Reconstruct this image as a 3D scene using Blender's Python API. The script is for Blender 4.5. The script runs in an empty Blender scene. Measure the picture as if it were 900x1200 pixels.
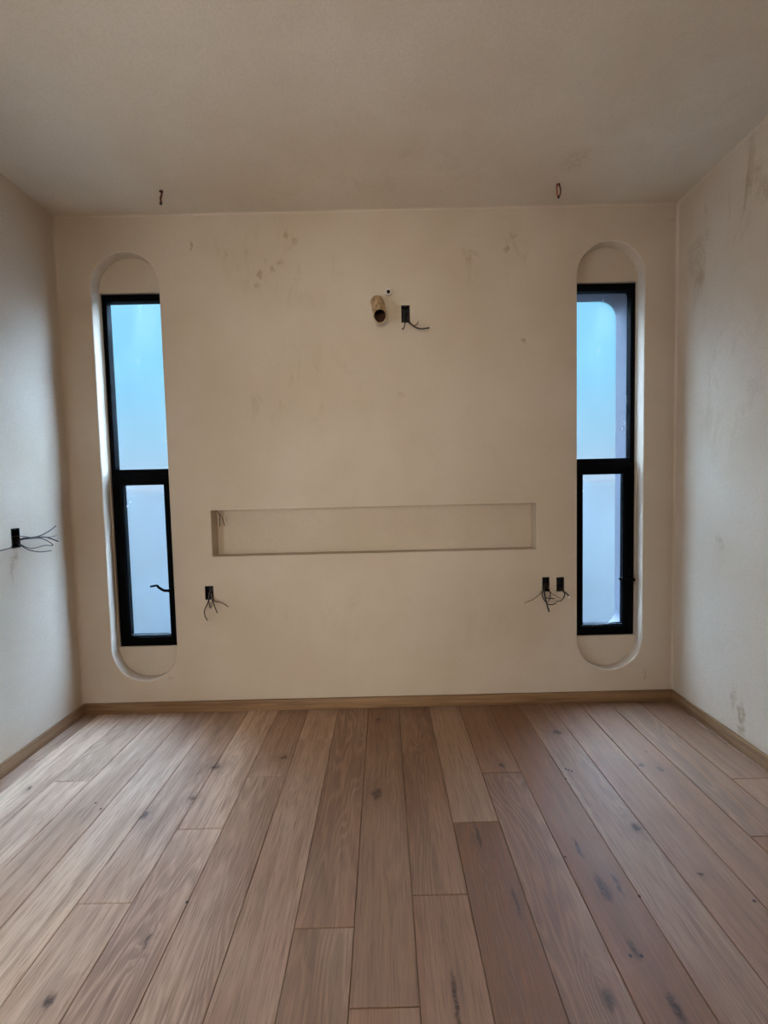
import bpy, bmesh, math, random
from mathutils import Vector, Matrix, noise
from mathutils.geometry import interpolate_bezier

S = bpy.context.scene
COL = S.collection
random.seed(7)

# ------------------------------------------------------------------ room measures (metres)
W, H = 3.1838, 2.6            # room width, ceiling height
L, R = -W / 2, W / 2
OUT = 0.20                    # outer face of the window wall
REAR = -4.0                   # wall behind the viewer
RECESS = 0.062                # depth of the rounded window recesses


# ------------------------------------------------------------------ object helpers
def link(o, parent=None):
    COL.objects.link(o)
    if parent is not None:
        o.parent = parent
    return o


def finish(bm, name, mat, parent=None, angle=32, smooth=True, recalc=True):
    bmesh.ops.remove_doubles(bm, verts=bm.verts, dist=1e-5)
    if recalc:
        bmesh.ops.recalc_face_normals(bm, faces=bm.faces)
    bm.normal_update()
    if smooth:
        a = math.radians(angle)
        for f in bm.faces:
            f.smooth = True
        for e in bm.edges:
            e.smooth = len(e.link_faces) == 2 and e.calc_face_angle(0) < a
    me = bpy.data.meshes.new(name)
    bm.to_mesh(me)
    bm.free()
    me.materials.append(mat)
    return link(bpy.data.objects.new(name, me), parent)


def empty(name, loc=(0, 0, 0), parent=None):
    o = bpy.data.objects.new(name, None)
    o.empty_display_size = 0.05
    o.location = loc
    return link(o, parent)


def structure(o, label=None):
    o['kind'] = 'structure'
    if label:
        o['label'] = label
    return o


def tag(o, label, cat, group=None):
    o['label'] = label
    o['category'] = cat
    if group:
        o['group'] = group
    return o


def box(bm, x0, x1, y0, y1, z0, z1, bev=0.0, seg=2):
    g = bmesh.ops.create_cube(bm, size=1.0)
    vs = g['verts']
    for v in vs:
        v.co = Vector(((x0 + x1) / 2 + v.co.x * (x1 - x0), (y0 + y1) / 2 + v.co.y * (y1 - y0), (z0 + z1) / 2 + v.co.z * (z1 - z0)))
    if bev:
        es = list({e for v in vs for e in v.link_edges})
        bmesh.ops.bevel(bm, geom=es, offset=bev, segments=seg, affect='EDGES', profile=0.5)


def spline(pts, n=8):
    """Catmull-Rom through the points."""
    P = [Vector(p) for p in pts]
    if len(P) < 3:
        return P
    Q = [P[0] * 2 - P[1]] + P + [P[-1] * 2 - P[-2]]
    out = []
    for i in range(1, len(Q) - 2):
        a, b, c, d = Q[i - 1], Q[i], Q[i + 1], Q[i + 2]
        for k in range(n):
            t = k / n
            out.append(0.5 * ((2 * b) + (c - a) * t + (2 * a - 5 * b + 4 * c - d) * t * t + (3 * b - a - 3 * c + d) * t ** 3))
    out.append(P[-1])
    return out


def tube(bm, pts, r, seg=8, cap=True):
    """Swept tube; r is a number or a function of t in 0..1."""
    rad = r if callable(r) else (lambda t: r)
    pts = [Vector(p) for p in pts]
    n = len(pts)
    rings = []
    up = None
    for i, p in enumerate(pts):
        tan = (pts[min(i + 1, n - 1)] - pts[max(i - 1, 0)]).normalized()
        if up is None:
            up = tan.orthogonal().normalized()
        up = (up - tan * up.dot(tan)).normalized()
        side = tan.cross(up)
        rr = rad(i / (n - 1))
        rings.append([bm.verts.new(p + (up * math.cos(a) + side * math.sin(a)) * rr) for a in (2 * math.pi * k / seg for k in range(seg))])
    for a, b in zip(rings, rings[1:]):
        for k in range(seg):
            bm.faces.new((a[k], a[(k + 1) % seg], b[(k + 1) % seg], b[k]))
    if cap:
        bm.faces.new(rings[0][::-1])
        bm.faces.new(rings[-1])
    return rings


# ------------------------------------------------------------------ node helpers
class NT:
    def __init__(self, name):
        self.mat = bpy.data.materials.new(name)
        self.mat.use_nodes = True
        self.t = self.mat.node_tree
        self.t.nodes.clear()
        self.out = self.n('ShaderNodeOutputMaterial')

    def n(self, kind, **kw):
        nd = self.t.nodes.new(kind)
        for k, v in kw.items():
            setattr(nd, k, v)
        return nd

    def put(self, sock, v):
        if isinstance(v, bpy.types.NodeSocket):
            self.t.links.new(v, sock)
        elif v is not None:
            if sock.type == 'RGBA' and len(v) == 3:
                v = (*v, 1)
            sock.default_value = v

    def math(self, op, a, b=None, c=None, clamp=False):
        nd = self.n('ShaderNodeMath', operation=op, use_clamp=clamp)
        for i, v in enumerate((a, b, c)):
            if v is not None:
                self.put(nd.inputs[i], v)
        return nd.outputs[0]

    def vmath(self, op, a, b=None, out=0):
        nd = self.n('ShaderNodeVectorMath', operation=op)
        self.put(nd.inputs[0], a)
        if b is not None:
            self.put(nd.inputs[1], b)
        return nd.outputs[out]

    def noise(self, vec, scale, detail=4, rough=0.5, dist=0.0, color=False):
        nd = self.n('ShaderNodeTexNoise')
        self.put(nd.inputs['Vector'], vec)
        self.put(nd.inputs['Scale'], scale)
        self.put(nd.inputs['Detail'], detail)
        self.put(nd.inputs['Roughness'], rough)
        self.put(nd.inputs['Distortion'], dist)
        return nd.outputs['Color' if color else 'Fac']

    def rng(self, v, a, b, c=0.0, d=1.0, smooth=True):
        nd = self.n('ShaderNodeMapRange', interpolation_type='SMOOTHSTEP' if smooth else 'LINEAR')
        self.put(nd.inputs['Value'], v)
        for k, x in zip(('From Min', 'From Max', 'To Min', 'To Max'), (a, b, c, d)):
            self.put(nd.inputs[k], x)
        return nd.outputs['Result']

    def mix(self, fac, a, b, blend='MIX'):
        nd = self.n('ShaderNodeMix', data_type='RGBA', blend_type=blend)
        self.put(nd.inputs['Factor'], fac)
        self.put(nd.inputs['A'], a) if False else self.put(nd.inputs[6], a)
        self.put(nd.inputs[7], b)
        return nd.outputs[2]

    def bump(self, h, strength, dist):
        nd = self.n('ShaderNodeBump')
        self.put(nd.inputs['Height'], h)
        self.put(nd.inputs['Strength'], strength)
        self.put(nd.inputs['Distance'], dist)
        return nd.outputs[0]

    def coord(self):
        return self.n('ShaderNodeTexCoord').outputs['Object']

    def principled(self, color, rough=0.5, metal=0.0, normal=None, spec=None):
        nd = self.n('ShaderNodeBsdfPrincipled')
        self.put(nd.inputs['Base Color'], color)
        self.put(nd.inputs['Roughness'], rough)
        self.put(nd.inputs['Metallic'], metal)
        if normal is not None:
            self.put(nd.inputs['Normal'], normal)
        if spec is not None:
            self.put(nd.inputs['Specular IOR Level'], spec)
        return nd.outputs[0]

    def surface(self, sh):
        self.t.links.new(sh, self.out.inputs['Surface'])
        return self.mat


def plaster(name, base, spots=(), wear=(), seed=0.0):
    """Hand-trowelled lime plaster. spots: (pos, radii, tilt axis ignored, strength) small dark marks;
    wear: broad uneven patches that follow the trowel."""
    m = NT(name)
    co = m.vmath('ADD', m.coord(), (seed, seed * 0.7, seed * 1.3))
    raw = m.coord()
    big = m.noise(co, 1.6, 3, 0.55)
    mid = m.noise(co, 9.0, 5, 0.6, 0.6)
    fine = m.noise(co, 160.0, 2, 0.6)
    lo = tuple(c * k for c, k in zip(base, (0.93, 0.90, 0.86)))
    hi = tuple(min(1, c * k) for c, k in zip(base, (1.04, 1.05, 1.07)))
    col = m.mix(m.rng(big, 0.3, 0.7), lo, hi)
    col = m.mix(m.math('MULTIPLY', m.rng(mid, 0.45, 0.8), 0.22), col, tuple(c * k for c, k in zip(base, (0.86, 0.80, 0.72))))
    col = m.mix(m.rng(fine, 0.25, 0.75, 0.0, 0.36), col, tuple(c * 0.74 for c in base))
    stain = tuple(c * k for c, k in zip(base, (0.52, 0.42, 0.30)))
    warp = m.vmath('SCALE', m.vmath('SUBTRACT', m.noise(co, 22, 3, 0.6, color=True), (0.5, 0.5, 0.5)))
    warp.node.inputs['Scale'].default_value = 0.05
    wp = m.vmath('ADD', raw, warp)
    grit = m.noise(co, 34, 4, 0.7)
    for pos, rad, strength in spots:
        d = m.vmath('DIVIDE', m.vmath('SUBTRACT', wp, pos), rad)
        ln = m.vmath('LENGTH', d, out=1)
        k = m.rng(ln, 1.0, 0.25)
        k = m.math('MULTIPLY', k, m.rng(grit, 0.38, 0.62, 0.15, 1.0))
        col = m.mix(m.math('MULTIPLY', k, strength), col, stain)
    streak = m.noise(m.vmath('MULTIPLY', co, (7, 7, 3.2)), 1.0, 6, 0.68, 1.2)
    for pos, rad, strength in wear:
        d = m.vmath('DIVIDE', m.vmath('SUBTRACT', raw, pos), rad)
        ln = m.vmath('LENGTH', d, out=1)
        k = m.math('MULTIPLY', m.rng(ln, 1.0, 0.2), m.rng(streak, 0.5, 0.66))
        col = m.mix(m.math('MULTIPLY', k, strength), col, stain)
    h = m.math('ADD', m.math('MULTIPLY', m.noise(co, 5.0, 4, 0.5, 0.4), 1.0), m.math('MULTIPLY', m.noise(co, 90, 3, 0.6), 0.10))
    nrm = m.bump(h, 0.35, 0.012)
    return m.surface(m.principled(col, 0.85, 0, nrm, 0.18))


def plain(name, color, rough=0.5, metal=0.0, spec=None, nscale=60, amp=0.12):
    m = NT(name)
    f = m.noise(m.coord(), nscale, 3, 0.6)
    col = m.mix(m.rng(f, 0.3, 0.7), tuple(c * (1 - amp) for c in color), tuple(min(1, c * (1 + amp)) for c in color))
    return m.surface(m.principled(col, rough, metal, m.bump(f, 0.08, 0.002), spec))


# ------------------------------------------------------------------ materials
CREAM = (0.60, 0.498, 0.385)
back_spots = [
    ((-0.900, 0, 2.447), (0.011, 0.2, 0.040), 0.9), ((-0.728, 0, 2.389), (0.010, 0.2, 0.035), 0.6),
    ((-0.414, 0, 2.487), (0.016, 0.2, 0.040), 0.6), ((-0.372, 0, 2.450), (0.024, 0.2, 0.032), 0.55),
    ((-0.390, 0, 2.415), (0.014, 0.2, 0.020), 0.4), ((-0.553, 0, 2.295), (0.022, 0.2, 0.026), 0.85),
    ((-0.450, 0, 2.349), (0.035, 0.2, 0.022), 0.55), ((-0.490, 0, 2.310), (0.018, 0.2, 0.030), 0.55),
    ((-0.576, 0, 2.240), (0.024, 0.2, 0.026), 0.5), ((-0.520, 0, 2.36), (0.014, 0.2, 0.02), 0.4),
    ((-0.615, 0, 2.41), (0.012, 0.2, 0.028), 0.4), ((-0.665, 0, 2.33), (0.012, 0.2, 0.026), 0.3),
    ((0.715, 0, 2.390), (0.018, 0.2, 0.032), 0.75), ((0.745, 0, 2.46), (0.03, 0.2, 0.02), 0.4), ((0.80, 0, 2.34), (0.012, 0.2, 0.03), 0.3),
    ((0.522, 0, 2.340), (0.022, 0.2, 0.022), 0.6), ((0.528, 0, 2.37), (0.012, 0.2, 0.03), 0.4),
    ((0.800, 0, 1.925), (0.022, 0.2, 0.022), 0.7), ((0.157, 0, 1.665), (0.030, 0.2, 0.024), 0.5),
    ((1.440, 0, 0.146), (0.012, 0.2, 0.045), 0.6), ((1.559, 0, 2.520), (0.012, 0.2, 0.012), 1.0),
    ((-1.118, 0, 0.186), (0.02, 0.2, 0.02), 0.4),
]
back_wear = [
    ((-0.40, 0, 1.72), (0.45, 0.5, 0.28), 0.42), ((-0.45, 0, 2.36), (0.55, 0.5, 0.30), 0.22), ((0.62, 0, 2.38), (0.3, 0.5, 0.25), 0.3),
    ((0.1, 0, 0.5), (1.0, 0.5, 0.3), 0.12),
]
M_WALL_BACK = plaster('cream plaster', CREAM, back_spots, back_wear, 0.0)
M_WALL_RIGHT = plaster('cream plaster side wall', CREAM,
                       [((R, -0.305, 0.891), (0.2, 0.03, 0.06), 0.55), ((R, -0.441, 0.14), (0.2, 0.03, 0.11), 0.75),
                        ((R, -0.40, 0.21), (0.2, 0.02, 0.08), 0.5), ((R, -0.445, 2.42), (0.2, 0.07, 0.07), 0.45),
                        ((R, -0.50, 2.33), (0.2, 0.06, 0.08), 0.45), ((R, -0.157, 2.155), (0.2, 0.05, 0.07), 0.3), ((R, -0.19, 2.33), (0.2, 0.04, 0.05), 0.35)],
                       [((R, -0.47, 2.38), (0.5, 0.30, 0.34), 0.45), ((R, -0.17, 2.24), (0.5, 0.16, 0.36), 0.40),
                        ((R, -0.3, 1.6), (0.5, 0.6, 0.5), 0.2)], 3.1)
M_WALL_LEFT = plaster('cream plaster west wall', CREAM,
                      [((L, -0.365, 0.915), (0.2, 0.016, 0.06), 0.8), ((L, -0.385, 0.87), (0.2, 0.018, 0.09), 0.5), ((L, -0.35, 0.93), (0.2, 0.012, 0.06), 0.4)],  # dark brown streaks running down below the box
                      [], 5.3)
M_CEIL = plaster('cream ceiling plaster', (0.66, 0.57, 0.455),
                 [((0.93, -0.30, H), (0.09, 0.10, 0.2), 0.35)],
                 [((0.0, -0.25, H), (1.3, 0.5, 0.5), 0.10), ((1.25, -0.75, H), (0.7, 0.6, 0.5), 0.10)], 8.7)
M_OUT = plaster('outdoor grey render', (0.14, 0.145, 0.165), (), (), 11.0)
M_NEIGHBOUR = plaster('pale lavender rendered garden wall', (0.50, 0.58, 0.62), (), (), 13.0)
M_FRAME = plain('black powder coated aluminium', (0.002, 0.0021, 0.0026), 0.55, 0.0, 0.03, 300, 0.1)
M_PLASTIC = plain('black electrical plastic', (0.010, 0.009, 0.008), 0.45, 0, 0.4, 120, 0.2)
M_WIRE = plain('black wire insulation', (0.012, 0.011, 0.011), 0.42, 0, 0.5, 200, 0.2)
M_WIRE_BROWN = plain('reddish brown wire insulation', (0.14, 0.055, 0.035), 0.45, 0, 0.4, 200, 0.2)
M_WIRE_GREEN = plain('dull green wire insulation', (0.14, 0.125, 0.05), 0.45, 0, 0.4, 200, 0.2)
M_WIRE_GREY = plain('grey wire insulation', (0.13, 0.12, 0.115), 0.45, 0, 0.4, 200, 0.2)
M_WHITE = plain('stripped white wire end', (0.75, 0.74, 0.72), 0.4, 0, 0.4, 200, 0.1)
M_COPPER = plain('oxidised copper', (0.42, 0.16, 0.075), 0.42, 0.75, 0.5, 150, 0.35)
M_DARKRED = plain('dark red insulation', (0.11, 0.022, 0.015), 0.45, 0, 0.4, 150, 0.3)
M_CONDUIT = plain('plaster smeared tan conduit', (0.40, 0.27, 0.15), 0.8, 0, 0.2, 70, 0.4)
M_CONDUIT_IN = plain('dark conduit bore', (0.055, 0.024, 0.013), 0.7, 0, 0.2, 70, 0.3)
M_PVC = plain('pale plastic tube', (0.66, 0.62, 0.56), 0.5, 0, 0.3, 70, 0.1)


def oak_floor():
    m = NT('oiled oak planks')
    raw = m.coord()
    rnd = m.n('ShaderNodeAttribute', attribute_name='plank')
    off = rnd.outputs['Vector']
    sx = m.n('ShaderNodeSeparateXYZ')
    m.put(sx.inputs[0], off)
    r1, r2, r3 = sx.outputs
    sh = m.vmath('ADD', raw, m.vmath('MULTIPLY', off, (7.0, 13.0, 5.0)))
    # knots: real marks at fixed places; they also bend the grain around them
    knots = [(-0.003, -0.658, .030, .036), (-0.002, -0.125, .014, .02), (0.855, -0.277, .026, .024), (1.103, -0.532, .020, .018),
             (1.162, -0.558, .022, .018), (0.893, -0.853, .024, .030), (0.664, -1.066, .022, .060), (0.712, -1.06, .010, .05),
             (0.655, -0.93, .008, .06), (0.537, -1.335, .02, .03), (0.525, -0.51, .014, .018), (-0.419, -0.421, .022, .013),
             (-0.76, -1.311, .018, .030), (-0.716, -0.661, .018, .016), (-0.854, -0.739, .02, .03), (0.657, -1.23, .014, .03),
             (0.68, -1.36, .014, .06), (-1.412, -0.58, .010, .02), (-1.50, -0.76, .02, .03), (-0.60, -1.19, .008, .024), (0.40, -1.1, .008, .07),
             (0.345, -0.87, .008, .08), (0.19, -1.33, .010, .09), (0.98, -1.03, .014, .012), (-0.70, -0.47, .03, .03)]
    warp = m.vmath('SUBTRACT', m.noise(raw, 26, 3, 0.6, color=True), (0.5, 0.5, 0.5))
    wp = m.vmath('ADD', raw, m.vmath('MULTIPLY', warp, (0.022, 0.045, 0)))
    kmask = None
    halo = None
    for x, y, rx, ry in knots:
        ln = m.vmath('LENGTH', m.vmath('MULTIPLY', m.vmath('SUBTRACT', wp, (x, y, 0)), (1 / rx, 1 / ry, 0)), out=1)
        k = m.rng(ln, 1.0, 0.25)
        hlo = m.rng(ln, 3.6, 0.6)
        kmask = k if kmask is None else m.math('MAXIMUM', kmask, k)
        halo = hlo if halo is None else m.math('MAXIMUM', halo, hlo)
    # cathedral grain: contour lines of a slow field stretched along the board, bent by the knots
    field = m.noise(m.vmath('MULTIPLY', sh, (7.5, 0.85, 1.0)), 1.0, 2.5, 0.45, 0.25)
    field = m.math('ADD', field, m.math('MULTIPLY', halo, 0.07))
    rings = m.math('FRACT', m.math('MULTIPLY', field, 26.0))
    ring = m.rng(m.math('ABSOLUTE', m.math('SUBTRACT', rings, 0.5)), 0.5, 0.12)
    fig = m.math('MULTIPLY', ring, m.rng(r2, 0.25, 0.9, 0.25, 1.0))
    fig = m.math('MULTIPLY', fig, m.rng(m.noise(m.vmath('MULTIPLY', sh, (5, 1.1, 1)), 1.0, 3, 0.6), 0.35, 0.65, 0.25, 1.0))
    pores = m.noise(m.vmath('MULTIPLY', sh, (260, 9, 1)), 1.0, 3, 0.65)
    streak = m.noise(m.vmath('MULTIPLY', sh, (34, 1.5, 1)), 1.0, 5, 0.62, 0.3)
    cloud = m.noise(m.vmath('MULTIPLY', sh, (4.5, 1.1, 1)), 1.0, 4, 0.55, 0.4)
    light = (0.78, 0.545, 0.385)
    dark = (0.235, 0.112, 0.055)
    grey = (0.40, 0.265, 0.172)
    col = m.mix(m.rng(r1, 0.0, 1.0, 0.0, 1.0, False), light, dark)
    col = m.mix(m.math('MULTIPLY', m.rng(r3, 0.45, 0.9), 0.42), col, grey)
    col = m.mix(m.rng(cloud, 0.35, 0.7, 0.0, 0.55), col, tuple(c * k for c, k in zip(dark, (1.0, 0.95, 0.92))))
    col = m.mix(m.rng(streak, 0.42, 0.72, 0.0, 0.42), col, (0.175, 0.105, 0.070))
    col = m.mix(m.math('MULTIPLY', fig, 0.55), col, (0.155, 0.095, 0.064))
    col = m.mix(m.rng(pores, 0.48, 0.70, 0.0, 0.6), col, (0.15, 0.092, 0.063))
    col = m.mix(m.rng(pores, 0.45, 0.2, 0.0, 0.25), col, (0.43, 0.31, 0.235))
    col = m.mix(m.math('MULTIPLY', halo, 0.28), col, (0.17, 0.10, 0.068))
    kk = m.math('MULTIPLY', kmask, m.rng(m.noise(raw, 75, 4, 0.7), 0.3, 0.6, 0.3, 1.0))
    col = m.mix(m.math('MULTIPLY', kk, 0.85), col, (0.035, 0.026, 0.024))
    # pinholes
    for x, y in ((-1.081, -0.671), (-1.04, -0.703), (0.782, -0.542), (0.799, -0.558), (0.790, -0.549), (0.64, -1.247), (0.667, -1.248), (1.177, -0.442), (0.754, -1.094),
                 (1.063, -1.117), (-0.544, -1.078), (0.755, -0.60), (0.60, -0.96)):
        ln = m.vmath('LENGTH', m.vmath('SUBTRACT', raw, (x, y, 0)), out=1)
        col = m.mix(m.rng(ln, 0.0055, 0.003, 0, 0.9), col, (0.012, 0.009, 0.008))
    h = m.math('SUBTRACT', m.math('MULTIPLY', m.noise(raw, 3, 2), 0.2), m.math('ADD', m.math('MULTIPLY', fig, 0.25), m.math('MULTIPLY', pores, 0.4)))
    nrm = m.bump(h, 0.30, 0.002)
    rough = m.rng(streak, 0.3, 0.7, 0.50, 0.62)
    return m.surface(m.principled(col, rough, 0, nrm, 0.18))


def oak_trim(name, along):
    m = NT(name)
    raw = m.coord()
    sc = (2.0, 60, 60) if along == 'x' else (60, 2.0, 60)
    a = m.noise(m.vmath('MULTIPLY', raw, sc), 1.0, 4, 0.6, 0.5)
    b = m.noise(m.vmath('MULTIPLY', raw, tuple(v * 3 for v in sc)), 1.0, 3, 0.6)
    col = m.mix(m.rng(a, 0.35, 0.7), (0.31, 0.178, 0.088), (0.19, 0.100, 0.046))
    col = m.mix(m.rng(b, 0.5, 0.75, 0, 0.5), col, (0.10, 0.055, 0.030))
    return m.surface(m.principled(col, 0.5, 0, m.bump(b, 0.2, 0.001), 0.35))


def frosted():
    m = NT('frosted glass')
    co = m.coord()
    smear = m.noise(m.vmath('MULTIPLY', co, (6, 1, 2.2)), 1.0, 5, 0.65, 0.8)
    g = m.n('ShaderNodeBsdfRefraction', distribution='GGX')
    g.inputs['IOR'].default_value = 1.18
    m.put(g.inputs['Color'], (0.97, 0.985, 1.0, 1))
    m.put(g.inputs['Roughness'], m.rng(smear, 0.3, 0.7, 0.16, 0.28))
    m.put(g.inputs['Normal'], m.bump(m.math('ADD', smear, m.math('MULTIPLY', m.noise(co, 45, 3, 0.6), 0.12)), 0.15, 0.01))
    t = m.n('ShaderNodeBsdfTranslucent')
    m.put(t.inputs['Color'], m.mix(m.rng(smear, 0.35, 0.75), (0.93, 0.96, 1.0, 1), (0.84, 0.88, 0.93, 1)))
    gl = m.n('ShaderNodeBsdfGlossy')
    gl.inputs['Roughness'].default_value = 0.25
    mx = m.n('ShaderNodeMixShader')
    mx.inputs[0].default_value = 0.0
    m.t.links.new(g.outputs[0], mx.inputs[1])
    m.t.links.new(t.outputs[0], mx.inputs[2])
    m2 = m.n('ShaderNodeMixShader')
    m2.inputs[0].default_value = 0.03
    m.t.links.new(mx.outputs[0], m2.inputs[1])
    m.t.links.new(gl.outputs[0], m2.inputs[2])
    return m.surface(m2.outputs[0])


M_GLASS = frosted()


# ------------------------------------------------------------------ flat outlines with holes
def ring(bm, pts, y):
    return [bm.verts.new((x, y, z)) for x, z in pts]


def edges_of(bm, vs):
    es = []
    for a, b in zip(vs, vs[1:] + vs[:1]):
        e = bm.edges.get((a, b)) or bm.edges.new((a, b))
        es.append(e)
    return es


def fill(bm, loops):
    es = []
    for vs in loops:
        es += edges_of(bm, vs)
    bmesh.ops.triangle_fill(bm, use_beauty=True, use_dissolve=False, edges=es)


def bridge(bm, a, b):
    n = len(a)
    for i in range(n):
        bm.faces.new((a[i], a[(i + 1) % n], b[(i + 1) % n], b[i]))


def rect(x0, x1, z0, z1):
    return [(x0, z0), (x1, z0), (x1, z1), (x0, z1)]


def rrect(x0, x1, z0, z1, r, seg=10, off=0.0):
    """Rounded rectangle grown by off."""
    x0 -= off; x1 += off; z0 -= off; z1 += off; r += off
    r = min(r, (x1 - x0) / 2, (z1 - z0) / 2)
    out = []
    for cx, cz, a0 in ((x1 - r, z0 + r, -90), (x1 - r, z1 - r, 0), (x0 + r, z1 - r, 90), (x0 + r, z0 + r, 180)):
        for k in range(seg + 1):
            a = math.radians(a0 + 90 * k / seg)
            out.append((cx + r * math.cos(a), cz + r * math.sin(a)))
    res = []
    for p in out:
        if not res or (abs(p[0] - res[-1][0]) + abs(p[1] - res[-1][1])) > 1e-5:
            res.append(p)
    if abs(res[0][0] - res[-1][0]) + abs(res[0][1] - res[-1][1]) < 1e-5:
        res.pop()
    return res


def soft_hole(bm, shape, depth, fr, seg=10):
    """A recess whose room-side arris is rounded by fr; returns (front loop, back loop)."""
    x0, x1, z0, z1, r = shape
    loops = []
    steps = 5
    for k in range(steps + 1):
        a = math.pi / 2 * k / steps
        loops.append(ring(bm, rrect(x0, x1, z0, z1, r, seg, fr * (1 - math.sin(a))), fr * (1 - math.cos(a))))
    loops.append(ring(bm, rrect(x0, x1, z0, z1, r, seg), depth))
    for a, b in zip(loops, loops[1:]):
        bridge(bm, a, b)
    return loops[0], loops[-1]


# electrical boxes on the far wall: x0, x1, z0, z1
BOXES = {
    'top': (0.167, 0.211, 2.034, 2.121),
    'left': (-0.911, -0.866, 0.610, 0.684),
    'right_a': (0.8895, 0.9275, 0.610, 0.6885),
    'right_b': (0.9655, 1.0055, 0.609, 0.6865),
}
NICHE = (-0.862, 0.860, 0.8405, 1.0855)
WIN = {'left': -1, 'right': 1}


def mx(s, a, b):
    return (a, b) if s > 0 else (-b, -a)


def build_back_wall():
    bm = bmesh.new()
    front = [ring(bm, rect(L, R, 0, H), 0)]
    # two tall rounded recesses with a rectangular window hole through each
    for s in (-1, 1):
        x0, x1 = mx(s, 1.076, 1.425)
        f, b = soft_hole(bm, (x0, x1, 0.175, 2.421, 0.1745), RECESS, 0.006, 16)
        front.append(f)
        hx0, hx1 = mx(s, 1.080, 1.4205)
        hole = rect(hx0, hx1, 0.342, 2.244)
        h0 = ring(bm, hole, RECESS)
        fill(bm, [b, h0])
        h1 = ring(bm, hole, 0.113)
        bridge(bm, h0, h1)
        # outer leaf: rounded opening towards the outside
        if s > 0:
            o0 = ring(bm, rrect(1.085, 1.408, 0.350, 2.236, 0.095, 10), 0.113)
            o1 = ring(bm, rrect(0.93, 1.385, 0.350, 2.20, 0.095, 10), OUT)
        else:
            o0 = ring(bm, rrect(-1.52, -1.04, 0.26, 2.36, 0.085, 10), 0.113)
            o1 = ring(bm, rrect(-1.54, -0.93, 0.26, 2.36, 0.085, 10), OUT)
        fill(bm, [h1, o0])
        bridge(bm, o0, o1)
        if s < 0:
            outs = [o1]
        else:
            outs.append(o1)
    # long shelf niche
    f, b = soft_hole(bm, (*NICHE, 0.004), 0.085, 0.003, 3)
    front.append(f)
    fill(bm, [b])
    # pockets for the electrical boxes
    for x0, x1, z0, z1 in BOXES.values():
        r = rect(x0, x1, z0, z1)
        a, b = ring(bm, r, 0), ring(bm, r, 0.05)
        front.append(a)
        bridge(bm, a, b)
        fill(bm, [b])
    fill(bm, front)
    back = ring(bm, rect(L, R, 0, H), OUT)
    fill(bm, [back] + outs)
    bridge(bm, front[0], back)
    for fc in bm.faces:
        if fc.calc_center_median().y > 0.1125:
            fc.material_index = 1
    o = finish(bm, 'wall_back', M_WALL_BACK, angle=40)
    o.data.materials.append(M_OUT)
    return structure(o)


build_back_wall()


def fillet(name, p0, p1, da, db, r, seed):
    """Hand-run plaster fillet in an inside corner, a little uneven along its length."""
    bm = bmesh.new()
    p0, p1, da, db = Vector(p0), Vector(p1), Vector(da), Vector(db)
    n = 90
    rows = []
    for i in range(n + 1):
        c = p0.lerp(p1, i / n)
        q = r * (1 + 0.45 * noise.noise(c * 5 + Vector((seed, 0, 0))) + 0.25 * noise.noise(c * 23 + Vector((0, seed, 0))))
        row = [c + da * q - db * 0.0004]
        for k in range(1, 6):
            t = math.pi / 2 * k / 6
            row.append(c + da * q * (1 - math.sin(t)) + db * q * (1 - math.cos(t)))
        row.append(c + db * q - da * 0.0004)
        rows.append([bm.verts.new(v) for v in row])
    for a, b in zip(rows, rows[1:]):
        for k in range(len(a) - 1):
            bm.faces.new((a[k], a[k + 1], b[k + 1], b[k]))
    return structure(finish(bm, name, M_WALL_BACK, angle=60, recalc=False))


fillet('trim_1', (L, 0, H), (R, 0, H), (0, -1, 0), (0, 0, -1), 0.010, 1.0)
fillet('trim_2', (R, 0, H), (R, 0, 0.06), (0, -1, 0), (-1, 0, 0), 0.012, 4.0)
fillet('trim_3', (L, 0, H), (L, 0, 0.06), (0, -1, 0), (1, 0, 0), 0.014, 7.0)
fillet('trim_4', (R, 0, H), (R, -2.0, H), (-1, 0, 0), (0, 0, -1), 0.012, 9.0)


# side walls -----------------------------------------------------------------
LBOX = (-0.376, -0.332, 0.953, 1.042)      # y0, y1, z0, z1 of the electrical box on the left wall


ADDED_OPENING = (-2.5, -1.55, 0.02, 2.1)        # unseen left-wall opening behind the viewer, added for light from the left


def build_left_wall():
    bm = bmesh.new()
    # outlines are drawn in (y, z) and swung onto the wall afterwards
    o0 = ring(bm, rect(REAR, OUT, 0, H), 0)
    p0 = ring(bm, rect(*LBOX), 0)
    p1 = ring(bm, rect(*LBOX), 0.05)
    w0, w1 = ring(bm, rect(*ADDED_OPENING), 0), ring(bm, rect(*ADDED_OPENING), 0.15)
    fill(bm, [o0, p0, w0]); bridge(bm, p0, p1); fill(bm, [p1]); bridge(bm, w0, w1)
    o1 = ring(bm, rect(REAR, OUT, 0, H), 0.15)
    bridge(bm, o0, o1); fill(bm, [o1, w1])
    for v in bm.verts:
        y, d, z = v.co
        v.co = (L - d, y, z)
    return structure(finish(bm, 'wall_left', M_WALL_LEFT))


build_left_wall()
bm = bmesh.new(); box(bm, R, R + 0.15, REAR, OUT, 0, H)
structure(finish(bm, 'wall_right', M_WALL_RIGHT))

bm = bmesh.new(); box(bm, L - 0.15, R + 0.15, REAR, OUT, H, H + 0.15)
structure(finish(bm, 'ceiling', M_CEIL))

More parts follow.
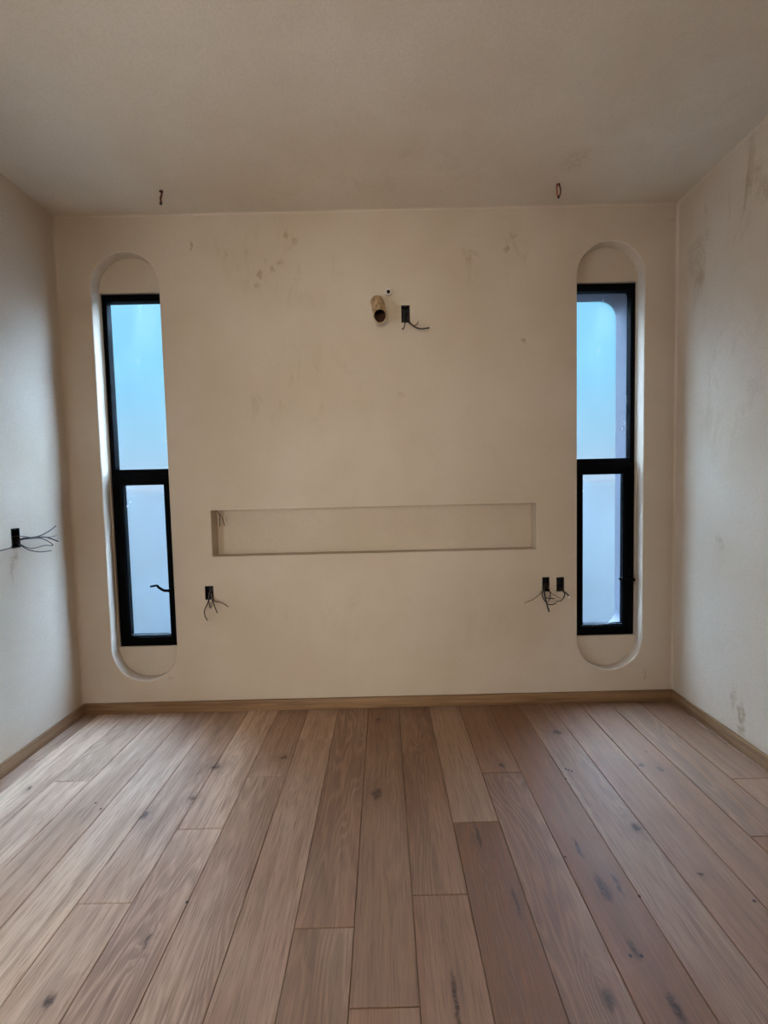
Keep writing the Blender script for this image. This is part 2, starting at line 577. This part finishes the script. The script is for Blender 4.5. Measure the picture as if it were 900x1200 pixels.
# wall behind the viewer with an unseen doorway added to shape the hall lamp's beam
DOOR = (-0.93, 0.03, 0.0, 2.05)
HALL = -7.7                   # far end of the unseen hall added beyond the doorway
bm = bmesh.new()
o0 = ring(bm, rect(L - 0.15, R + 0.15, 0, H), REAR)
d0 = ring(bm, rect(*DOOR), REAR)
o1 = ring(bm, rect(L - 0.15, R + 0.15, 0, H), REAR - 0.2)
d1 = ring(bm, rect(*DOOR), REAR - 0.2)
fill(bm, [o0, d0]); fill(bm, [o1, d1]); bridge(bm, o0, o1); bridge(bm, d0, d1)
structure(finish(bm, 'wall_front', M_WALL_RIGHT))
bm = bmesh.new()
box(bm, L - 0.15, L, HALL, REAR - 0.2, 0, H); box(bm, R, R + 0.15, HALL, REAR - 0.2, 0, H)
box(bm, L - 0.15, R + 0.15, HALL, REAR - 0.2, H, H + 0.15); box(bm, L - 0.15, R + 0.15, HALL, REAR, -0.15, -0.0005)
box(bm, L - 0.15, R + 0.15, HALL - 0.15, HALL, -0.15, H + 0.15)
structure(finish(bm, 'added_hall', M_CEIL, smooth=False))


# ------------------------------------------------------------------ floor
def build_floor():
    bm = bmesh.new()
    lay = bm.loops.layers.float_color.new('plank')
    pw, g, cv = 0.1618, 0.0007, 0.0016
    joints = {-9: -1.7, -8: -0.542, -7: -1.75, -6: -1.6, -5: -1.075, -4: -0.81, -3: -0.545, -2: -0.285, -1: -1.16, 0: -1.34, 1: -1.075, 2: -0.81,
              3: -0.555, 4: -1.62, 5: -1.82, 6: -1.78, 7: -1.68, 8: -0.90, 9: -0.625}
    lit_tones = {-10: .05, -9: .05, -8: .10, -7: .05, -6: .15, -5: .2, -4: .2, -3: .38, -2: .45, -1: .62, 0: .78, 1: .72, 2: .9, 3: .78, 4: .88, 5: .85, 6: 1., 7: .95, 8: .95, 9: .95, 10: .95}  # board tones; pale left to dark right also holds the room's light falloff
    rnd = random.Random(21)
    x_base = -0.055 
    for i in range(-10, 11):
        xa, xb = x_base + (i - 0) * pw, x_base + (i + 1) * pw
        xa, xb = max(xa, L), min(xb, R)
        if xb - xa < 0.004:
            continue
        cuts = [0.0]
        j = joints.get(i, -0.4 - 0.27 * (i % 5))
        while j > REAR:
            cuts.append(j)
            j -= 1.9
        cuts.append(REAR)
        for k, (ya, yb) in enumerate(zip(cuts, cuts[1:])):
            rv = (min(1, max(0, lit_tones.get(i, .5) + rnd.uniform(-.15, .15))), rnd.random(), rnd.random(), 1)
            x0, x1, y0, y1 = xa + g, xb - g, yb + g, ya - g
            top = [(x0 + cv, y0 + cv, 0), (x1 - cv, y0 + cv, 0), (x1 - cv, y1 - cv, 0), (x0 + cv, y1 - cv, 0)]
            low = [(x0, y0, -cv), (x1, y0, -cv), (x1, y1, -cv), (x0, y1, -cv)]
            bot = [(x, y, -0.014) for x, y, _ in low]
            V = [[bm.verts.new(p) for p in q] for q in (top, low, bot)]
            fs = [bm.faces.new(V[0])]
            for a, b in ((V[0], V[1]), (V[1], V[2])):
                for n in range(4):
                    fs.append(bm.faces.new((b[n], b[(n + 1) % 4], a[(n + 1) % 4], a[n])))
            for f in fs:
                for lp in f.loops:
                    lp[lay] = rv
    # the screed below, seen as the dark line in the joints
    q = [bm.verts.new(p) for p in ((L - .15, REAR, -0.014), (R + .15, REAR, -0.014), (R + .15, 0, -0.014), (L - .15, 0, -0.014))]
    bm.faces.new(q)
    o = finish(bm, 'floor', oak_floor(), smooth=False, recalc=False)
    return structure(o)


build_floor()


# ------------------------------------------------------------------ baseboards
HB, TB = 0.0595, 0.013


def baseboard(name, x0, x1, y0, y1, mat):
    bm = bmesh.new()
    box(bm, x0, x1, y0, y1, 0.0012, HB, 0.0012, 2)
    structure(finish(bm, name, mat))


OX, OY = oak_trim('oak trim long', 'x'), oak_trim('oak trim side', 'y')
baseboard('baseboard_back', L, R, -TB, -0.0002, OX)
baseboard('baseboard_left', L + 0.0002, L + TB, REAR, -TB - 0.0006, OY)
baseboard('baseboard_right', R - TB, R - 0.0002, REAR, -TB - 0.0006, OY)


# ------------------------------------------------------------------ windows
def mirrored_box(bm, s, x0, x1, y0, y1, z0, z1, bev=0.0):
    a, b = mx(s, x0, x1)
    box(bm, a, b, y0, y1, z0, z1, bev)


def frame_mesh(bm, s, x0, x1, z0, z1, y0, y1, wl, wr, wb, wt, bev=0.002):
    """A mitred-looking rectangular frame as one ring with bevelled arrises."""
    a, b = mx(s, x0, x1)
    ia, ib = mx(s, x0 + wl, x1 - wr)
    outer, inner = rect(a, b, z0, z1), rect(ia, ib, z0 + wb, z1 - wt)
    of, inf = ring(bm, outer, y0), ring(bm, inner, y0)
    ob, inb = ring(bm, outer, y1), ring(bm, inner, y1)
    n0 = len(bm.faces)
    bridge(bm, of, inf); bridge(bm, inf, inb); bridge(bm, inb, ob); bridge(bm, ob, of)
    bm.faces.ensure_lookup_table()
    es = list({e for vs in (of, inf) for p, q in zip(vs, vs[1:] + vs[:1]) for e in [bm.edges.get((p, q))] if e})
    bmesh.ops.bevel(bm, geom=es, offset=bev, segments=2, affect='EDGES', profile=0.5)


def make_window(idx, s, label):
    cx = 1.25 * s
    root = structure(empty(f'window_{idx}', (cx, 0.1, 0.342)), label)

    def put(bm, name, mat, parent=root):
        bmesh.ops.translate(bm, verts=bm.verts, vec=(-cx, -0.1, -0.342))
        return finish(bm, name, mat, parent)
    bm = bmesh.new()
    frame_mesh(bm, s, 1.0805, 1.420, 0.3425, 2.2405, 0.072, 0.1125, 0.026, 0.024, 0.030, 0.036)
    put(bm, 'window_frame', M_FRAME)
    bm = bmesh.new()
    mirrored_box(bm, s, 1.1068, 1.3958, 0.074, 0.1120, 1.262, 1.316, 0.002)
    put(bm, 'transom_bar', M_FRAME)
    # opening sash with its own wider frame and glazing bead
    bm = bmesh.new()
    frame_mesh(bm, s, 1.096, 1.406, 0.360, 1.290, 0.060, 0.0718, 0.030, 0.042, 0.036, 0.052)
    frame_mesh(bm, s, 1.1070, 1.3956, 0.3730, 1.2616, 0.073, 0.110, 0.034, 0.030, 0.028, 0.030, 0.001)
    frame_mesh(bm, s, 1.1262, 1.3635, 0.3962, 1.2378, 0.066, 0.0728, 0.010, 0.006, 0.006, 0.008, 0.001)
    sash = put(bm, 'sash', M_FRAME)
    bm = bmesh.new()
    mirrored_box(bm, s, 1.1414, 1.3652, 0.103, 0.109, 0.4014, 1.2312)
    put(bm, 'sash_pane', M_GLASS, sash)
    bm = bmesh.new()
    mirrored_box(bm, s, 1.1070, 1.3956, 0.103, 0.109, 1.3164, 2.2040)
    put(bm, 'pane', M_GLASS)
    # espagnolette handle on the stile nearer the right-hand side of the photo
    hx = 1.392 if s > 0 else -1.113
    bm = bmesh.new()
    box(bm, hx - 0.012, hx + 0.012, 0.046, 0.0598, 0.622, 0.692, 0.004)
    h = put(bm, 'handle', M_FRAME)
    bm = bmesh.new()
    tube(bm, [(hx, 0.050, 0.657), (hx, 0.036, 0.657), (hx, 0.020, 0.658)], 0.0085, 12)
    if s > 0:
        pts = [(hx, 0.026, 0.660), (hx - 0.020, 0.016, 0.664), (hx - 0.055, 0.012, 0.668), (hx - 0.084, 0.014, 0.6655)]
    else:
        pts = [(hx, 0.026, 0.659), (hx - 0.024, 0.016, 0.662), (hx - 0.050, 0.012, 0.680), (hx - 0.060, 0.012, 0.690), (hx - 0.094, 0.012, 0.686)]
    tube(bm, spline(pts, 6), lambda t: 0.0075 - 0.002 * t, 10)
    put(bm, 'lever', M_FRAME, h)
    return root


make_window(1, -1, 'tall narrow black framed frosted window near the left wall')
make_window(2, 1, 'tall narrow black framed frosted window near the right wall')


# ------------------------------------------------------------------ electrical boxes and their wires
def socket_box(x0, x1, z0, z1, lug=True):
    """Open black box set in the plaster; built about its own centre, facing -y."""
    w, h = (x1 - x0) / 2 - 0.0004, (z1 - z0) / 2 - 0.0004
    bm = bmesh.new()
    t = 0.0022
    outer, inner = rect(-w, w, -h, h), rect(-w + t, w - t, -h + t, h - t)
    of, inf = ring(bm, outer, -0.0015), ring(bm, inner, -0.0015)
    ob, inb = ring(bm, outer, 0.046), ring(bm, inner, 0.042)
    bridge(bm, of, inf); bridge(bm, inf, inb); bridge(bm, of, ob); fill(bm, [ob]); fill(bm, [inb])
    if lug:
        for s in (-1, 1):     # screw ears at top and bottom
            box(bm, -0.005, 0.005, 0.001, 0.009, s * (h - t) - 0.0045, s * (h - t) + 0.0045, 0.001)
            tube(bm, [(0, 0.0012, s * (h - t - 0.002)), (0, -0.0006, s * (h - t - 0.002))], 0.0016, 8)
    return bm


def wire(parent, pts, r, mat, base, label=None, name='wire', kink=0.0):
    bm = bmesh.new()
    P = [Vector(p) - Vector(base) for p in pts]
    tube(bm, spline(P, 7), r, 8)
    o = finish(bm, name, mat, parent, 50)
    if label:
        o['label'] = label
    return o


G = 'electrical boxes with bare wires in the walls'


def box_on_back(key, label, wires):
    x0, x1, z0, z1 = BOXES[key]
    c = ((x0 + x1) / 2, 0.0, (z0 + z1) / 2)
    o = finish(socket_box(x0, x1, z0, z1), 'electrical_box', M_PLASTIC)
    o.location = c
    tag(o, label, 'electrical box', G)
    out = []
    for pts, r, mat, lab in wires:
        start = Vector(pts[0])
        root = Vector((max(x0 + .008, min(x1 - .008, start.x)), 0.038, max(z0 + .01, min(z1 - .01, start.z + 0.006))))
        out.append(wire(o, [root] + list(pts), r, mat, c, lab))
    return o, c, out


TOP = [[(0.1945, 0.02, 2.0942), (0.197, -0.004, 2.0456), (0.2271, -0.028, 2.0058), (0.2605, -0.04, 1.9865), (0.3066, -0.04, 1.991)],
       [(0.1998, 0.02, 2.068), (0.2197, -0.012, 2.0175), (0.2405, -0.04, 2.0065), (0.2495, -0.04, 2.0232)],
       [(0.1888, 0.02, 2.0769), (0.1848, -0.012, 2.0299), (0.1739, -0.04, 1.991), (0.1651, -0.04, 1.9874)]]
LEFT = [[(-0.8935, 0.02, 0.6457), (-0.8904, 0.0008, 0.6227), (-0.8924, -0.0184, 0.5956), (-0.902, -0.0376, 0.5647), (-0.8998, -0.04, 0.5321), (-0.8874, -0.04, 0.5095)],
        [(-0.8843, 0.02, 0.6455), (-0.8680, -0.012, 0.618), (-0.8481, -0.04, 0.5867), (-0.835, -0.04, 0.5482)],
        [(-0.8895, 0.02, 0.6317), (-0.8690, -0.006, 0.6116), (-0.8443, -0.028, 0.6061), (-0.8062, -0.04, 0.6016), (-0.7745, -0.04, 0.579)],
        [(-0.8885, 0.02, 0.6549), (-0.8933, 0.000, 0.6265), (-0.8831, -0.012, 0.5683), (-0.8680, -0.02, 0.6091), (-0.8735, -0.012, 0.6458)]]
R1 = [[(0.9135, 0.02, 0.639), (0.8935, -0.006, 0.6253), (0.8694, -0.028, 0.6082), (0.8302, -0.04, 0.5822), (0.7812, -0.04, 0.562)],
      [(0.9113, 0.02, 0.6577), (0.8962, -0.004, 0.6431), (0.8923, -0.028, 0.599), (0.8997, -0.04, 0.5523), (0.9099, -0.04, 0.5129)],
      [(0.9044, 0.02, 0.6532), (0.8930, -0.002, 0.6304), (0.8843, -0.014, 0.5952), (0.8904, -0.028, 0.5703), (0.9069, -0.04, 0.5521), (0.9276, -0.04, 0.5507), (0.9487, -0.04, 0.5565)],
      [(0.9067, 0.02, 0.6485), (0.9002, -0.014, 0.5874), (0.9102, -0.04, 0.5838), (0.9385, -0.04, 0.5822)],
      [(0.9196, 0.02, 0.6515), (0.9235, -0.012, 0.6227), (0.9165, -0.04, 0.5941), (0.9052, -0.04, 0.5644)],
      [(0.9200, 0.02, 0.6435), (0.9212, -0.010, 0.6264), (0.9277, -0.035, 0.6079), (0.9699, -0.04, 0.5824)]]
R2 = [[(0.9807, 0.02, 0.63), (0.9960, -0.010, 0.6135), (1.0045, -0.035, 0.6061), (1.0153, -0.04, 0.5935)],
      [(0.9964, 0.02, 0.6277), (1.0000, -0.006, 0.6115), (0.9975, -0.028, 0.5964), (0.9766, -0.04, 0.5731), (0.9434, -0.046, 0.5671)]]
LW = [[(-1.6119, -0.3373, 0.973), (-1.5839, -0.3350, 0.9933), (-1.5559, -0.278, 0.9959), (-1.5419, -0.2341, 1.0127), (-1.5419, -0.1815, 1.0366)],
      [(-1.6119, -0.3400, 0.9791), (-1.5839, -0.3179, 0.9897), (-1.5559, -0.2452, 0.9899), (-1.5419, -0.2162, 0.9781), (-1.5419, -0.1748, 0.9603)],
      [(-1.6119, -0.3400, 1.0049), (-1.5839, -0.3343, 1.0044), (-1.5559, -0.2976, 0.993), (-1.5419, -0.2294, 0.9878), (-1.5419, -0.1811, 0.9891)],
      [(-1.6119, -0.3400, 0.9901), (-1.5859, -0.320, 0.989), (-1.5739, -0.2434, 0.984), (-1.5679, -0.1984, 0.962), (-1.5639, -0.1803, 0.941), (-1.5519, -0.2404, 0.9499), (-1.5519, -0.3064, 0.9452),
       (-1.5519, -0.349, 0.9553), (-1.5619, -0.368, 0.9729)],
      [(-1.6119, -0.3420, 0.9785), (-1.5839, -0.3352, 0.9593), (-1.5559, -0.327, 0.9392), (-1.5419, -0.288, 0.9254), (-1.5419, -0.2209, 0.9212)],
      [(-1.6119, -0.3500, 0.9829), (-1.5839, -0.388, 0.9614), (-1.5559, -0.4476, 0.9601), (-1.5419, -0.4903, 0.9601), (-1.5419, -0.5216, 0.9552)]]

box_on_back('top', 'black box high on the far wall just right of the pipe, wires curling right',
            [(TOP[0], 0.0036, M_WIRE, None), (TOP[1], 0.0024, M_WIRE_BROWN, 'thin brown wire'), (TOP[2], 0.0028, M_WIRE, None)])
box_on_back('left', 'black box with drooping wires below the left end of the niche',
            [(LEFT[0], 0.0026, M_WIRE, None), (LEFT[1], 0.0026, M_WIRE, None), (LEFT[2], 0.0022, M_WIRE_BROWN, 'reddish brown wire'), (LEFT[3], 0.0022, M_WIRE_GREY, 'grey looped wire')])
box_on_back('right_a', 'left one of the paired black boxes beside the right window, longest thick cable hanging',
            [(R1[0], 0.0018, M_WIRE_GREEN, 'thin greenish wire'), (R1[1], 0.0040, M_WIRE, 'thick black cable'), (R1[2], 0.0024, M_WIRE, None),
             (R1[3], 0.0024, M_WIRE, None), (R1[4], 0.0022, M_WIRE, None), (R1[5], 0.0016, M_WIRE_BROWN, 'thin reddish brown wire')])
o, c, ws = box_on_back('right_b', 'right one of the paired black boxes, nearest the right window, white-tipped wire',
                       [(R2[0], 0.0034, M_WIRE, None), (R2[1], 0.0026, M_WIRE, None)])
wire(ws[0], [(1.0149, -0.0402, 0.5940), (1.0156, -0.0405, 0.5895), (1.0130, -0.0405, 0.5845)], 0.0040, M_WHITE, c, 'stripped white wire end', 'wire_tip')

# the one on the left wall
y0, y1, z0, z1 = LBOX
bm = socket_box(y0, y1, z0, z1)
for v in bm.verts:
    x, d, z = v.co
    v.co = (-d, x, z)
o = finish(bm, 'electrical_box', M_PLASTIC)
c = (L, (y0 + y1) / 2, (z0 + z1) / 2)
o.location = c
tag(o, 'black box on the left wall with long wires sprayed toward the corner', 'electrical box', G)
for k, pts in enumerate(LW):
    root = (L - 0.038, pts[0][1] - 0.004, pts[0][2])
    wire(o, [root] + pts, (0.0024, 0.0030, 0.0020, 0.0020, 0.0022, 0.0022)[k], M_WIRE if k != 2 else M_WIRE_GREY, c)

# wire pair in the niche
t = tag(empty('wire_pair', (-0.8555, 0.033, 1.0852)), 'two short dark wires hanging inside the upper left corner of the niche', 'wire')
for pts in ([(-0.8545, 0.033, 1.0852), (-0.8460, 0.032, 1.0835), (-0.8355, 0.03, 1.0760), (-0.8209, 0.03, 1.0570), (-0.8103, 0.03, 1.03), (-0.8005, 0.03, 1.0022)],
            [(-0.8555, 0.036, 1.0852), (-0.8470, 0.035, 1.0820), (-0.8369, 0.035, 1.0740), (-0.8304, 0.035, 1.0600), (-0.8284, 0.035, 1.036), (-0.8309, 0.035, 0.9979)]):
    wire(t, pts, 0.0021, M_WIRE_BROWN if pts[0][0] > -0.855 else M_WIRE, t.location)


# ------------------------------------------------------------------ wire stubs hanging from the ceiling
def ceiling_cable(base, strands, label, tips):
    t = tag(empty('ceiling_wire', base), label, 'wire', 'wire stubs hanging from the ceiling')
    for pts, r, mat, lab in strands:
        wire(t, pts, r, mat, base, lab)
    for pts, r in tips:
        wire(t, pts, r, M_PLASTIC, base, 'black taped end', 'taped_end')
    bm = bmesh.new()          # the collar of the conduit it comes out of
    rings = [[bm.verts.new((r * math.cos(a), r * math.sin(a), z)) for a in (2 * math.pi * k / 16 for k in range(16))] for r, z in ((0.009, 0.0), (0.009, -0.003), (0.0072, -0.003), (0.0072, -0.0005))]
    for a, b in zip(rings, rings[1:]):
        bridge(bm, a, b)
    bm.faces.new(rings[-1])
    finish(bm, 'conduit_collar', M_CONDUIT_IN, t)
    return t


ceiling_cable((-0.958, -0.168, H),
              [([(-0.958, -0.168, 2.599), (-0.9568, -0.168, 2.5834), (-0.9630, -0.168, 2.5680), (-0.9605, -0.168, 2.551), (-0.9632, -0.168, 2.5440)], 0.0042, M_DARKRED, None),
               ([(-0.960, -0.166, 2.599), (-0.9595, -0.164, 2.5860), (-0.9600, -0.166, 2.5690), (-0.9645, -0.167, 2.5560), (-0.9622, -0.168, 2.5440)], 0.0030, M_COPPER, 'copper strand')],
              'short dark red twisted wire hanging from the ceiling near the left window',
              [([(-0.9625, -0.168, 2.5470), (-0.9635, -0.168, 2.5400)], 0.0062)])
ceiling_cable((0.9148, -0.154, H),
              [([(0.9148, -0.154, 2.599), (0.9235, -0.154, 2.5905), (0.9265, -0.154, 2.5780), (0.9265, -0.154, 2.5640), (0.9233, -0.154, 2.5510), (0.9175, -0.154, 2.5430)], 0.0030, M_DARKRED, None),
               ([(0.9138, -0.154, 2.599), (0.9090, -0.154, 2.5891), (0.9100, -0.154, 2.5762), (0.9107, -0.154, 2.5560), (0.9160, -0.154, 2.5430)], 0.0040, M_COPPER, 'copper strand')],
              'copper-coloured wire loop hanging from the ceiling near the right window',
              [([(0.9168, -0.154, 2.5460), (0.9163, -0.154, 2.5380)], 0.0058)])


# ------------------------------------------------------------------ conduit elbow and small tube high on the far wall
def hollow(bm, pts, ro, ri, seg=24, wob=0.0, bevel=0.0):
    a = tube(bm, pts, ro, seg, False)
    b = tube(bm, pts, ri, seg, False)
    if bevel:                 # end sawn at a slant, the underside left longer
        e, t = Vector(pts[-1]), (Vector(pts[-1]) - Vector(pts[-2])).normalized()
        low = (Vector((0, 1, 0)) - t * t.y).normalized()
        for rg in (a[-1], b[-1]):
            for v in rg:
                v.co += t * bevel * (v.co - e).dot(low)
    bridge(bm, a[-1], b[-1])
    bm.faces.new(b[0])
    if wob:
        for rg in a[:-1]:
            for v in rg:
                v.co += v.normal * 0 + Vector((noise.noise(v.co * 60), noise.noise(v.co * 60 + Vector((9, 0, 0))), noise.noise(v.co * 60 + Vector((0, 9, 0))))) * wob


PB = Vector((0.043, 0.0, 2.128))
t = tag(empty('conduit_pipe', PB), 'plaster-smeared tan pipe stub with an open end, slanting down from the far wall', 'pipe')
bm = bmesh.new()
axis = spline([(0, 0.0008, 0.006), (0.0015, -0.020, 0.002), (0.005, -0.044, -0.022), (0.009, -0.066, -0.056), (0.013, -0.086, -0.090)], 5)
hollow(bm, axis, 0.0325, 0.0285, 28, 0.004, 0.55)
finish(bm, 'pipe', M_CONDUIT, t, 50)
bm = bmesh.new()              # bore lining
pts = axis[2:]
end = pts[-1] * 0.97 + pts[-2] * 0.03
rg = tube(bm, [p for p in pts[:-1]] + [end], 0.0281, 24, False)
ta = (pts[-1] - pts[-2]).normalized()
lw = (Vector((0, 1, 0)) - ta * ta.y).normalized()
for v in rg[-1]:
    v.co += ta * 0.50 * (v.co - end).dot(lw)

bm.faces.new(rg[0])
finish(bm, 'bore', M_CONDUIT_IN, t, 50)['label'] = 'dark brown inside of the pipe'
bm = bmesh.new()              # lump of mortar round its root
res = bmesh.ops.create_uvsphere(bm, u_segments=28, v_segments=14, radius=1)
for v in bm.verts:
    n = 1 + 0.22 * noise.noise(v.co * 2.2 + Vector((3, 1, 0)))
    v.co = Vector((v.co.x * 0.040 * n, -abs(v.co.y) * 0.012 * n + 0.0005, v.co.z * 0.041 * n + 0.003))
finish(bm, 'mortar_collar', M_WALL_BACK, t, 60)

t = tag(empty('conduit_tube', (0.101, 0, 2.184)), 'small pale tube end poking from the far wall above the tan pipe', 'tube')
bm = bmesh.new()
hollow(bm, [(0, 0.0008, 0), (0.0005, -0.012, -0.001), (0.001, -0.024, -0.003)], 0.0150, 0.0095, 20)
finish(bm, 'tube', M_PVC, t, 50)
bm = bmesh.new()
rg = tube(bm, [(0.0004, -0.010, -0.001), (0.001, -0.0232, -0.003)], 0.0092, 20, False)
bm.faces.new(rg[0])
finish(bm, 'bore', M_CONDUIT_IN, t, 50)

# ------------------------------------------------------------------ outside
bm = bmesh.new(); box(bm, -6, 6, 1.3, 1.45, -0.5, 1.20)
structure(finish(bm, 'wall_outside', M_NEIGHBOUR))
bm = bmesh.new(); box(bm, -6, 6, OUT + 0.002, 1.298, -0.6, -0.5)
structure(finish(bm, 'ground', M_OUT))

# ------------------------------------------------------------------ light
SKY_HIGH, SKY_SIDE, SKY_TINT = 36.5, 0.60, (0.56, 0.86, 1.26)
w = bpy.data.worlds.new('World')
S.world = w
w.use_nodes = True
nt = w.node_tree
nt.nodes.clear()
tc = nt.nodes.new('ShaderNodeTexCoord')
sp = nt.nodes.new('ShaderNodeSeparateXYZ')
nt.links.new(tc.outputs['Generated'], sp.inputs[0])
cr = nt.nodes.new('ShaderNodeValToRGB')
els = cr.color_ramp.elements
els[0].position, els[0].color = 0.0, (0.50, 0.62, 0.78, 1)
els[1].position, els[1].color = 1.0, (1.0, 1.0, 1.0, 1)
for p, c in ((0.08, (0.38, 0.66, 0.88, 1)), (0.25, (0.265, 0.71, 1.01, 1)), (0.45, (0.30, 0.72, 1.02, 1))):
    els.new(p).color = c
nt.links.new(sp.outputs[2], cr.inputs[0])
bg = nt.nodes.new('ShaderNodeBackground')
bg.inputs['Strength'].default_value = 1.0
nt.links.new(cr.outputs[0], bg.inputs['Color'])


def wmath(op, a_, b_=None):
    n_ = nt.nodes.new('ShaderNodeMath'); n_.operation = op
    for i_, v_ in enumerate((a_, b_)):
        if isinstance(v_, bpy.types.NodeSocket):
            nt.links.new(v_, n_.inputs[i_])
        elif v_ is not None:
            n_.inputs[i_].default_value = v_
    return n_.outputs[0]


def wstep(v_, lo_, hi_):
    n_ = nt.nodes.new('ShaderNodeMapRange'); n_.interpolation_type = 'SMOOTHSTEP'
    nt.links.new(v_, n_.inputs['Value'])
    n_.inputs['From Min'].default_value, n_.inputs['From Max'].default_value = lo_, hi_
    return n_.outputs['Result']


# the sky straight ahead is dim and blue; it brightens strongly away from that axis, overhead and to both sides
off_axis = wmath('MAXIMUM', wmath('SUBTRACT', 1.0, wstep(sp.outputs[1], 0.54, 0.80)), wstep(sp.outputs[2], 0.43, 0.58))
high = wmath('MULTIPLY', wmath('MULTIPLY', off_axis, wstep(sp.outputs[2], 0.0, 0.15)), wstep(sp.outputs[1], 0.05, 0.40))
high = wmath('MULTIPLY', high, wmath('ADD', wmath('MULTIPLY', sp.outputs[2], 2.3), 0.06))
side = wmath('ADD', wmath('MULTIPLY', sp.outputs[0], SKY_SIDE), 1.0)
glow = nt.nodes.new('ShaderNodeBackground')
glow.inputs['Color'].default_value = (*SKY_TINT, 1)
nt.links.new(wmath('MULTIPLY', wmath('MULTIPLY', high, side), SKY_HIGH), glow.inputs['Strength'])
ad = nt.nodes.new('ShaderNodeAddShader')
nt.links.new(bg.outputs[0], ad.inputs[0]); nt.links.new(glow.outputs[0], ad.inputs[1])
bg = ad
wo = nt.nodes.new('ShaderNodeOutputWorld')
nt.links.new(bg.outputs[0], wo.inputs['Surface'])

# unseen area lamp added at the hall's end, brightening the far wall's centre
la = bpy.data.lights.new('hall fill lamp', 'AREA')
la.shape = 'RECTANGLE'
la.size, la.size_y = 1.5, 1.7
la.energy = 142
la.color = (1.0, 0.95, 0.84)
lo = link(bpy.data.objects.new('hall_fill_lamp', la))
lo.location = (-0.70, HALL + 0.05, 1.25)
lo.rotation_euler = (math.radians(90), 0, 0)

# unseen lamp added outside the side opening, lifting left floor, right wall and ceiling
la = bpy.data.lights.new('side fill lamp', 'AREA')
la.shape = 'RECTANGLE'
la.size, la.size_y = 1.95, 0.9
la.energy = 49
la.color = (0.92, 0.97, 1.03)
lo = link(bpy.data.objects.new('side_fill_lamp', la))
lo.location = (L - 0.20, (ADDED_OPENING[0] + ADDED_OPENING[1]) / 2, 1.08)
lo.rotation_euler = Vector((-1, 0, 0)).to_track_quat('Z', 'Y').to_euler()

# ------------------------------------------------------------------ camera
pitch, yaw, roll = -0.0527, -0.0017, 0.0236
Rm = Matrix.Rotation(yaw, 3, 'Z') @ Matrix.Rotation(pitch, 3, 'X') @ Matrix.Rotation(roll, 3, 'Y')
right, fwd, up = Rm.col[0], Rm.col[1], Rm.col[2]
cam = bpy.data.cameras.new('camera')
co = link(bpy.data.objects.new('camera', cam))
m4 = Matrix((right, up, -fwd)).transposed().to_4x4()
m4.translation = (0.0496, -2.2468, 1.1754)
co.matrix_world = m4
cam.sensor_fit = 'VERTICAL'
cam.sensor_height = 36
cam.lens = 498.5 * 36 / 1200
cam.clip_start = 0.02
S.camera = co

S.cycles.sample_clamp_indirect = 0.0
S.view_settings.view_transform = 'Standard'
S.view_settings.look = 'None'
S.view_settings.exposure = 0.0
S.view_settings.gamma = 1.0
S.view_settings.use_curve_mapping = False
